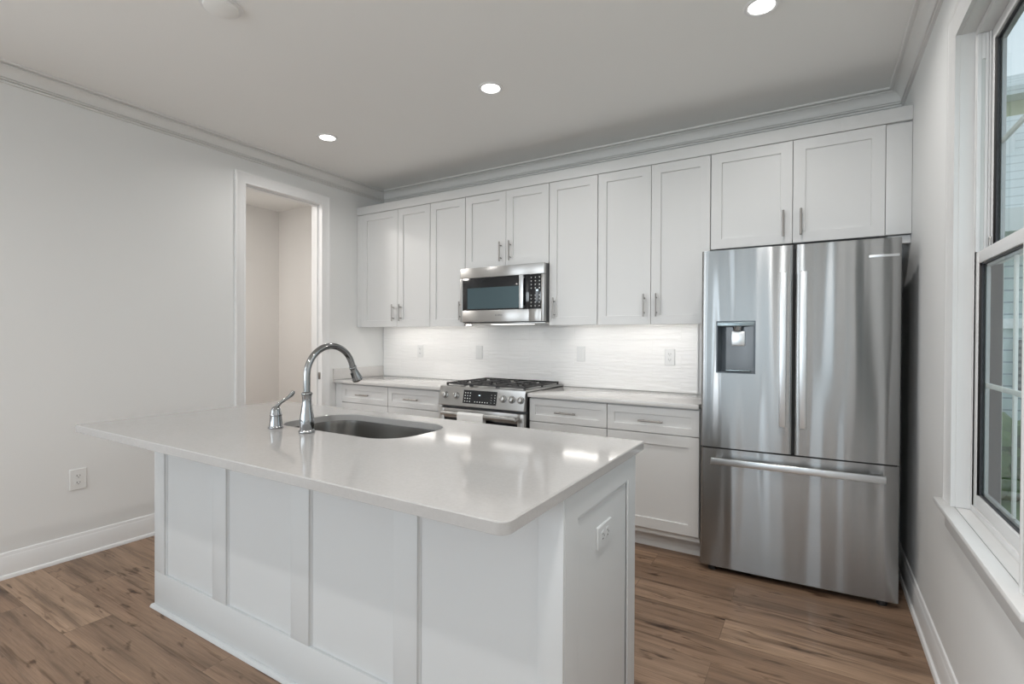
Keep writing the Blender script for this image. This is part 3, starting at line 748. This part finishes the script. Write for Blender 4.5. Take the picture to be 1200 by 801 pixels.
text('logo_lettering', 'BOSCH', 0.0135, M['logo'], md, Matrix.Translation((-2.058, YM - 0.0003, 1.466)) @ FACE)
mb = MB(); c = (-2.095, YM - 0.0003, 1.466)
mb.rings([[(c[0] + r * math.cos(2*PI*k/20), c[1] + dy, c[2] + r * math.sin(2*PI*k/20)) for k in range(20)] for r, dy in ((0.0058, 0.0002), (0.0058, -0.0003), (0.0044, -0.0003), (0.0044, 0.0002))], False, False)
mb.box(c[0] - 0.0024, c[0] - 0.0012, c[1] - 0.0003, c[1] + 0.0002, c[2] - 0.003, c[2] + 0.003).box(c[0] + 0.0012, c[0] + 0.0024, c[1] - 0.0003, c[1] + 0.0002, c[2] - 0.003, c[2] + 0.003).box(c[0] - 0.0012, c[0] + 0.0012, c[1] - 0.0003, c[1] + 0.0002, c[2] - 0.0005, c[2] + 0.0005)
mb.build('logo_emblem', M['logo'], md)

# ------------------------------------------------------------------ range
RX0, RX1 = -2.4575, -1.711
rg = thing('gas_range', ((RX0 + RX1) / 2, YB, 0), 'stainless slide-in gas range with front knobs between the base cabinets', 'range')
MB().box(RX0 + 0.003, RX1 - 0.003, 3.050, TY - 0.002, 0.035, 0.905).build('body', M['grey'], rg)
for x in (RX0 + 0.06, RX1 - 0.06):
    for y in (3.10, 3.55): MB().cyl((x, y, 0.0008), (x, y, 0.0345), 0.018, seg=16).build('foot', M['blackmat'], rg)
mb = MB(); mb.box(RX0, RX1, 3.030, TY - 0.002, 0.9155, 0.928, 0.003); ct = mb.build('cooktop', M['steel'], rg)
MB().box(RX0 + 0.03, RX1 - 0.03, 3.060, TY - 0.03, 0.9282, 0.9300, 0.0005).build('burner_pan', M['steel'], ct)
mb = MB(); mb.prism([(3.0495, 0.787), (2.990, 0.787), (2.987, 0.791), (3.014, 0.925), (3.019, 0.928), (3.0295, 0.928), (3.0295, 0.915), (3.0495, 0.915)], 'x', RX0, RX1); pn = mb.build('control_panel', M['steel'], rg)
SL = math.atan2(3.014 - 2.987, 0.925 - 0.791); nv = Vector((0, -math.cos(SL), math.sin(SL))); upv = Vector((0, math.sin(SL), math.cos(SL)))
def onpanel(x, z): return Vector((x, 2.987 + (z - 0.791) * math.tan(SL), z))
for i, x in enumerate((-2.400, -2.297, -1.885, -1.813, -1.742)):
    o = onpanel(x, 0.862)
    mb = MB(); mb.lathe([(0.0235, 0.0003), (0.0235, 0.003), (0.0205, 0.004), (0.0195, 0.022), (0.0185, 0.026), (0.0165, 0.0275), (0.0, 0.0275)], o, nv, 32)
    kb = mb.build('knob', M['steel'], rg, ang=40)
    mb = MB(); p = o + nv * 0.0277; a = upv * 0.014
    mb.tube([p - a * 0.1, p + a], 0.0022, 8); mb.build('pointer', M['blackmat'], kb)
    mb = MB(); mb.lathe([(0.0262, 0.0002), (0.0262, 0.0012), (0.0238, 0.0012), (0.0238, 0.0002)], o, nv, 32); mb.build('bezel', M['blackmat'], kb)
mb = MB(); q = [onpanel(x, z) for x, z in ((-2.232, 0.812), (-1.938, 0.812), (-1.938, 0.908), (-2.232, 0.908))]
mb.rings([[p + nv * 0.0002 for p in q], [p + nv * 0.0016 for p in q]]); dp = mb.build('display', M['black'], rg)
mb = MB()
def pmark(x, z, w, h):
    q = [onpanel(a, b) + nv * 0.0017 for a, b in ((x, z), (x + w, z), (x + w, z + h), (x, z + h))]
    mb.rings([q, [p + nv * 0.0003 for p in q]])
for r in range(4):
    for c in range(3): pmark(-2.218 + c * 0.022, 0.824 + r * 0.020, 0.008, 0.007)
mb.build('key_labels', M['mark'], dp); mb = MB()
for c in range(6): pmark(-2.128 + c * 0.022, 0.824, 0.009, 0.006)
mb.build('key_labels', M['mark'], dp); mb = MB()
for r in range(4): pmark(-1.957, 0.826 + r * 0.018, 0.006, 0.005)
mb.build('key_labels', M['mark'], dp); mb = MB()
for r in range(4): pmark(-1.985, 0.826 + r * 0.018, 0.004, 0.004)
mb.build('key_labels', M['mark'], dp)
mb = MB(); pmark(-2.095, 0.872, 0.014, 0.006); mb.build('clock_digits', M['digits'], dp)
mb = MB(); DT = 0.768
mb.box(RX0, RX0 + 0.052, 2.990, 3.0495, 0.200, DT, 0.003).box(RX1 - 0.052, RX1, 2.990, 3.0495, 0.200, DT, 0.003)
mb.box(RX0 + 0.0521, RX1 - 0.0521, 2.990, 3.0495, 0.698, DT, 0.003).box(RX0 + 0.0521, RX1 - 0.0521, 2.990, 3.0495, 0.200, 0.330, 0.003)
od = mb.build('oven_door', M['steel'], rg)
MB().box(RX0 + 0.0523, RX1 - 0.0523, 2.998, 3.045, 0.3305, 0.6975, 0.001).build('oven_window', M['black'], od)
mb = MB(); mb.cyl((RX0 + 0.072, 2.933, 0.737), (RX1 - 0.030, 2.933, 0.737), 0.0165, seg=24, bev=0.003)
for x in (RX0 + 0.092, RX1 - 0.050): mb.box(x - 0.016, x + 0.016, 2.943, 2.9898, 0.728, 0.746, 0.003)
mb.build('oven_handle', M['steel'], od)
MB().box(RX0, RX1, 2.992, 3.0495, 0.050, 0.192, 0.003).build('drawer', M['steel'], rg)
# grates and burners
gz = 0.952
bw = (RX1 - RX0 - 0.05) / 3
for g in range(3):
    gx0 = RX0 + 0.025 + g * bw + 0.002; gx1 = gx0 + bw - 0.004; gy0, gy1 = 3.052, 3.590
    mb = MB(); h = 0.012; w = 0.011
    mb.box(gx0, gx1, gy0, gy0 + w, gz - h, gz, 0.002).box(gx0, gx1, gy1 - w, gy1, gz - h, gz, 0.002)
    mb.box(gx0, gx0 + w, gy0 + w, gy1 - w, gz - h, gz, 0.002).box(gx1 - w, gx1, gy0 + w, gy1 - w, gz - h, gz, 0.002)
    cx = (gx0 + gx1) / 2; ym = (gy0 + gy1) / 2
    mb.box(gx0 + w, gx1 - w, ym - w/2, ym + w/2, gz - h, gz, 0.002)
    for cy in ((gy0 + ym) / 2, (gy1 + ym) / 2):
        mb.box(gx0 + w, cx - 0.030, cy - w/2, cy + w/2, gz - h, gz + 0.002, 0.002).box(cx + 0.030, gx1 - w, cy - w/2, cy + w/2, gz - h, gz + 0.002, 0.002)
        mb.box(cx - w/2, cx + w/2, cy + 0.030, cy + 0.115, gz - h, gz + 0.002, 0.002).box(cx - w/2, cx + w/2, cy - 0.115, cy - 0.030, gz - h, gz + 0.002, 0.002)
    for x in (gx0 + 0.006, gx1 - 0.006):
        for y in (gy0 + 0.006, ym, gy1 - 0.006): mb.box(x - 0.006, x + 0.006, y - 0.006, y + 0.006, 0.9305, gz - h + 0.001)
    mb.build('grate', M['iron'], rg)
    for cy in ((gy0 + ym) / 2, (gy1 + ym) / 2) if g != 1 else (ym,):
        rb = 0.045 if g != 1 else 0.060
        mb = MB(); mb.lathe([(rb, 0.0), (rb, 0.005), (rb * 0.86, 0.006), (rb * 0.84, 0.0085)], (cx, cy, 0.9302), seg=28); bn = mb.build('burner', M['grey'], rg)
        mb = MB(); mb.lathe([(rb * 0.80, 0.0086), (rb * 0.80, 0.0085 + 0.001), (rb * 0.7, 0.0098), (0, 0.0098)], (cx, cy, 0.9302), seg=28); mb.build('burner_cap', M['iron'], bn)
# paper draped over the oven handle
mb = MB(); px0, px1 = -2.226, -2.000
path = [(2.9135, 0.560), (2.9138, 0.700), (2.9140, 0.737)] + [(2.933 - 0.0188 * math.cos(t), 0.737 + 0.0188 * math.sin(t)) for t in (0.4, 0.9, 1.4, 1.9, 2.4, 2.9)] + [(2.9525, 0.715), (2.9530, 0.600)]
inn = [(2.9148, 0.560), (2.9150, 0.700), (2.9152, 0.737)] + [(2.933 - 0.0177 * math.cos(t), 0.737 + 0.0177 * math.sin(t)) for t in (0.4, 0.9, 1.4, 1.9, 2.4, 2.9)] + [(2.9513, 0.715), (2.9518, 0.600)]
mb.prism(path + inn[::-1], 'x', px0, px1)
tag(mb.build('paper_leaflet', M['paper']), 'white sheet draped over the oven door handle of the range', 'paper')

# ------------------------------------------------------------------ refrigerator (built at its own origin, then set in place)
FW = 0.8975
fr = thing('refrigerator', (0, 0, 0), 'tall stainless french-door refrigerator with water dispenser beside the right wall', 'refrigerator')
MB().box(0.012, FW - 0.012, 0.066, 0.640, 0.035, 1.768, 0.004).build('body', M['grey'], fr)
MB().box(0.02, FW - 0.02, 0.030, 0.10, 0.028, 0.0345).build('base_grille', M['blackmat'], fr)
for x in (0.06, FW - 0.06):
    for y in (0.05, 0.56): MB().cyl((x, y, 0.0008), (x, y, 0.0275 if y < 0.1 else 0.0345), 0.022, seg=16).build('foot', M['blackmat'], fr)
for x in (0.045, FW - 0.045):
    mb = MB(); mb.box(x - 0.035, x + 0.035, 0.020, 0.110, 1.7805, 1.800, 0.004) if False else mb.box(x - 0.035, x + 0.035, 0.068, 0.150, 1.7685, 1.785, 0.004)
    mb.build('hinge_cover', M['blackmat'], fr)
def face_panel(x0, x1, z0, z1, bow, hole=None, nx=28, nz=18, th=0.058, lean=0.0):
    """slightly crowned sheet-metal door front with rolled side edges; front at y = 0 in the middle"""
    def yf(x, z):
        t = (x - x0) / (x1 - x0) * 2 - 1
        return lean * (z - z0) / (z1 - z0) + bow * t * t + 0.010 * max(0, abs(t) - 0.955) ** 2 / 0.045 ** 2
    xs = sorted({x0 + (x1 - x0) * i / nx for i in range(nx + 1)} | {x0 + 0.003, x0 + 0.008, x1 - 0.003, x1 - 0.008} | ({hole[0], hole[1]} if hole else set()))
    zs = sorted({z0 + (z1 - z0) * i / nz for i in range(nz + 1)} | ({hole[2], hole[3]} if hole else set()))
    mb = MB(); bm = mb.bm
    V = [[bm.verts.new((x, yf(x, z), z)) for x in xs] for z in zs]
    B = [[bm.verts.new((x, th, z)) for x in xs] for z in zs]
    inh = lambda i, j: hole and hole[0] - 1e-6 <= xs[i] and xs[i+1] <= hole[1] + 1e-6 and hole[2] - 1e-6 <= zs[j] and zs[j+1] <= hole[3] + 1e-6
    for j in range(len(zs) - 1):
        for i in range(len(xs) - 1):
            if not inh(i, j): bm.faces.new((V[j][i], V[j][i+1], V[j+1][i+1], V[j+1][i]))
            bm.faces.new((B[j][i], B[j+1][i], B[j+1][i+1], B[j][i+1]))
    for i in range(len(xs) - 1):
        bm.faces.new((V[0][i], B[0][i], B[0][i+1], V[0][i+1])); bm.faces.new((V[-1][i], V[-1][i+1], B[-1][i+1], B[-1][i]))
    for j in range(len(zs) - 1):
        bm.faces.new((V[j][0], V[j+1][0], B[j+1][0], B[j][0])); bm.faces.new((V[j][-1], B[j][-1], B[j+1][-1], V[j+1][-1]))
    return mb
DH = (0.078, 0.274, 1.106, 1.391)
MIDX = 0.4525
ld = face_panel(0.0, MIDX - 0.004, 0.695, 1.780, 0.003, DH).build('left_door', M['fridge'], fr, ang=40)
rd = face_panel(MIDX + 0.004, FW, 0.695, 1.780, 0.003).build('right_door', M['fridge'], fr, ang=40)
dw = face_panel(0.0, FW, 0.034, 0.685, 0.004, lean=0.012).build('freezer_drawer', M['fridge'], fr, ang=40)
MB().box(MIDX - 0.0036, MIDX + 0.0036, 0.012, 0.062, 0.70, 1.772).build('door_gasket', M['rubber'], fr)
MB().box(0.01, FW - 0.01, 0.010, 0.060, 0.6858, 0.6942).build('drawer_gasket', M['rubber'], fr)
def flat_handle(parent, x0, x1, z0, z1, vertical):
    mb = MB(); mb.box(x0, x1, -0.058, -0.040, z0, z1, 0.004, 3)
    if vertical:
        xc = (x0 + x1) / 2
        for z in (z0 + 0.03, z1 - 0.03): mb.box(xc - 0.009, xc + 0.009, -0.0405, 0.0002, z - 0.018, z + 0.018, 0.002)
    else:
        zc = (z0 + z1) / 2
        for x in (x0 + 0.03, x1 - 0.03): mb.box(x - 0.018, x + 0.018, -0.0405, 0.001, zc - 0.009, zc + 0.009, 0.002)
    return mb.build('handle', M['handle'], parent)
flat_handle(ld, 0.388, 0.419, 0.842, 1.636, True)
flat_handle(rd, 0.478, 0.509, 0.842, 1.636, True)
flat_handle(dw, 0.061, 0.838, 0.611, 0.646, False)
# dispenser recess
x0, x1, z0, z1 = DH; i = 0.0006
M['disp'] = mat('dispenser_panel', (0.085, 0.10, 0.115), 0.14)
M['dispb'] = mat('dispenser_band', (0.26, 0.31, 0.33), 0.25, 0.7)
mb = MB()
mb.rings([[(x0 + a, y, z0 + a), (x1 - a, y, z0 + a), (x1 - a, y, z1 - a), (x0 + a, y, z1 - a)] for a, y in ((i, 0.020), (i, -0.0015), (0.006, -0.0015), (0.008, 0.0)) ], False, False)
q0 = (x0 + 0.008, x1 - 0.008, z0 + 0.008, 1.362)
mb.rings([[(q0[0], 0.0, q0[2]), (q0[1], 0.0, q0[2]), (q0[1], 0.0, q0[3]), (q0[0], 0.0, q0[3])],
          [(q0[0] + 0.016, 0.050, q0[2] + 0.004), (q0[1] - 0.05, 0.012, q0[2] + 0.004), (q0[1] - 0.05, 0.012, q0[3] - 0.004), (q0[0] + 0.016, 0.050, q0[3] - 0.004)]], False, True)
dsp = mb.build('dispenser', M['disp'], ld, ang=20)
MB().box(x0 + 0.0065, x1 - 0.0065, -0.003, 0.004, 1.3625, z1 - 0.0065, 0.0012)
mb = MB(); mb.box(x0 + 0.0062, x1 - 0.0062, -0.0045, 0.004, 1.3625, z1 - 0.0062, 0.0012); mb.build('dispenser_control_band', M['dispb'], ld)
mb = MB(); mb.cyl((0.186, 0.010, 1.3615), (0.186, 0.010, 1.336), 0.026, 0.022, 24, 0.002); mb.build('dispenser_nozzle', M['chrome'], ld)
mb = MB(); mb.box(0.156, 0.222, 0.006, 0.012, 1.256, 1.334, 0.003); mb.tf(Matrix.Translation((0, 0, 0))); mb.build('dispenser_paddle', M['handle'], ld)
mb = MB(); mb.box(x0 + 0.05, x1 - 0.024, -0.004, 0.012, z0 + 0.010, z0 + 0.020, 0.003); mb.build('drip_tray', M['dispb'], ld)
mb = MB(); mb.box(0.768, 0.888, -0.0022, 0.0068, 1.690, 1.702, 0.0006); bd = mb.build('badge', M['handle'], rd); bd['label'] = 'small bright metal badge strip'
fr.location = (-0.552, 2.962, 0); fr.rotation_euler = (0, 0, math.atan2(0.031, 0.897))

# ------------------------------------------------------------------ ceiling fixtures
def can(x, y, label, power=CAN_POWER):
    t = thing('recessed_light', (x, y, ZC), label, 'ceiling light', 'recessed ceiling lights' )
    mb = MB(); mb.lathe([(0.052, -0.0005), (0.052, -0.004), (0.058, -0.0065), (0.070, -0.005), (0.073, -0.0005)], (x, y, ZC), seg=40); mb.build('trim_ring', M['trim'], t)
    mb = MB(); mb.lathe([(0.0, -0.0035), (0.0515, -0.0035), (0.0515, -0.0008), (0.0, -0.0008)], (x, y, ZC), seg=40); mb.build('lens', M['lens'], t)
    l = bpy.data.lights.new('lamp', 'AREA'); l.shape = 'DISK'; l.size = 0.10; l.energy = power; l.color = WARM; l.spread = math.radians(155)
    o = bpy.data.objects.new('lamp', l); COL.objects.link(o); o.parent = t; o.location = (0, 0, -0.009)
can(-3.02, 2.420, 'recessed round ceiling light nearest the pantry opening')
can(-1.613, 2.420, 'recessed round ceiling light above the island sink and range')
can(-0.214, 2.420, 'recessed round ceiling light in front of the refrigerator')
for x, side in ((-3.02, 'left'), (-1.613, 'middle'), (-0.214, 'right')):  # unseen lights added behind the camera to strengthen the room light
    can(x, -0.3, 'added unseen recessed ceiling light behind the camera in the near row, ' + side + ' one', 4.0)
    can(x, -3.2, 'added unseen recessed ceiling light behind the camera in the far row, ' + side + ' one', 2.5)
can(-0.12, 0.85, 'added unseen recessed ceiling light overhead, right of the camera', 9.0)  # added out of view to brighten the right floor, island end and wall
t = thing('ceiling_disc', (-2.225, 1.225, ZC), 'round off-white disc fixture on the ceiling without a light', 'ceiling fixture')
mb = MB(); mb.lathe([(0.0, -0.016), (0.062, -0.016), (0.068, -0.013), (0.070, -0.0065)], (-2.225, 1.225, ZC), seg=40); mb.build('cover', M['ceiling'], t, ang=40)
mb = MB(); mb.lathe([(0.0705, -0.006), (0.083, -0.005), (0.085, -0.0005), (0.0, -0.0005), (0.0, -0.006)], (-2.225, 1.225, ZC), seg=40); mb.build('rim', M['trim'], t, ang=40)
# light fixture inside the pantry, out of sight beside the opening
t = thing('pantry_light', (-4.5, 2.0, ZC), 'flush round pantry light beyond the doorway', 'ceiling light')
mb = MB(); mb.lathe([(0.0, -0.05), (0.10, -0.045), (0.14, -0.02), (0.145, -0.0005)], (-4.5, 2.0, ZC), seg=32); mb.build('diffuser', M['plastic'], t, ang=60)
l = bpy.data.lights.new('lamp', 'AREA'); l.shape = 'DISK'; l.size = 0.28; l.energy = 13; l.color = (1.0, 0.955, 0.91)
o = bpy.data.objects.new('lamp', l); COL.objects.link(o); o.parent = t; o.location = (0, 0, -0.056)

# ------------------------------------------------------------------ outside the right-hand window
structure(MB().box(-30, 40, -30, 60, -0.60, -0.45).build('ground', M['grass']))
nh = thing('neighbour_house', (2.5, 10.0, -0.45), 'grey-green sided house with pale shingle roof seen through the window', 'house')
MB().box(0.9, 6.0, 9.2, 11.8, -0.449, 2.75).build('wall', M['siding'], nh)
mb = MB(); mb.prism([(8.75, 2.75), (10.5, 4.7), (12.2, 2.75)], 'x', 0.5, 6.4); mb.build('roof', M['shingle'], nh)
mb = MB(); mb.box(0.5, 6.4, 8.64, 8.745, 2.66, 2.95); mb.build('fascia', M['white_ext'], nh)
MB().box(0.5, 6.4, 8.75, 9.19, 2.66, 2.74).build('soffit', M['white_ext'], nh)
mb = MB(); mb.box(2.26, 2.42, 9.15, 9.198, 0.60, 1.30); mb.build('shutter', M['shutter'], nh)
mb = MB(); mb.box(1.2, 6.0, 9.14, 9.1985, 1.45, 1.58); mb.build('band_board', M['white_ext'], nh)
mb = MB(); mb.box(2.44, 2.62, 9.10, 9.198, -0.44, 2.60); mb.build('corner_board', M['white_ext'], nh)
mb = MB(); mb.cyl((2.33, 9.9, 3.8), (2.33, 9.9, 4.35), 0.08, seg=16); mb.build('vent_pipe', M['white_ext'], nh)
fh = thing('tan_house', (3.8, 13.8, -0.45), 'tall yellowish tan house behind the pale shingle roof outside the window', 'house')
MB().box(1.6, 6.0, 12.6, 15.0, -0.449, 5.65).build('wall', M['tan'], fh)
mb = MB(); mb.prism([(12.25, 5.65), (12.25, 5.80), (13.2, 6.35), (14.4, 6.35), (15.35, 5.80), (15.35, 5.65)], 'x', 1.3, 6.3); mb.build('roof', M['shingle'], fh)
hd = MB()
for k in range(60):
    x = random.uniform(1.2, 2.8); y = random.uniform(7.3, 8.3); z = random.uniform(-0.3, 0.45); r = random.uniform(0.12, 0.25)
    m4 = Matrix.Translation((x, y, z)); bm = bmesh.new(); bmesh.ops.create_icosphere(bm, subdivisions=2, radius=r, matrix=m4)
    for v in bm.verts: v.co += Vector((random.uniform(-1, 1), random.uniform(-1, 1), random.uniform(-1, 1))) * r * 0.25
    hd.merge(bm)
tag(hd.build('hedge', M['leaf']), 'green hedge on the lawn in front of the neighbouring house outside the window', 'hedge')
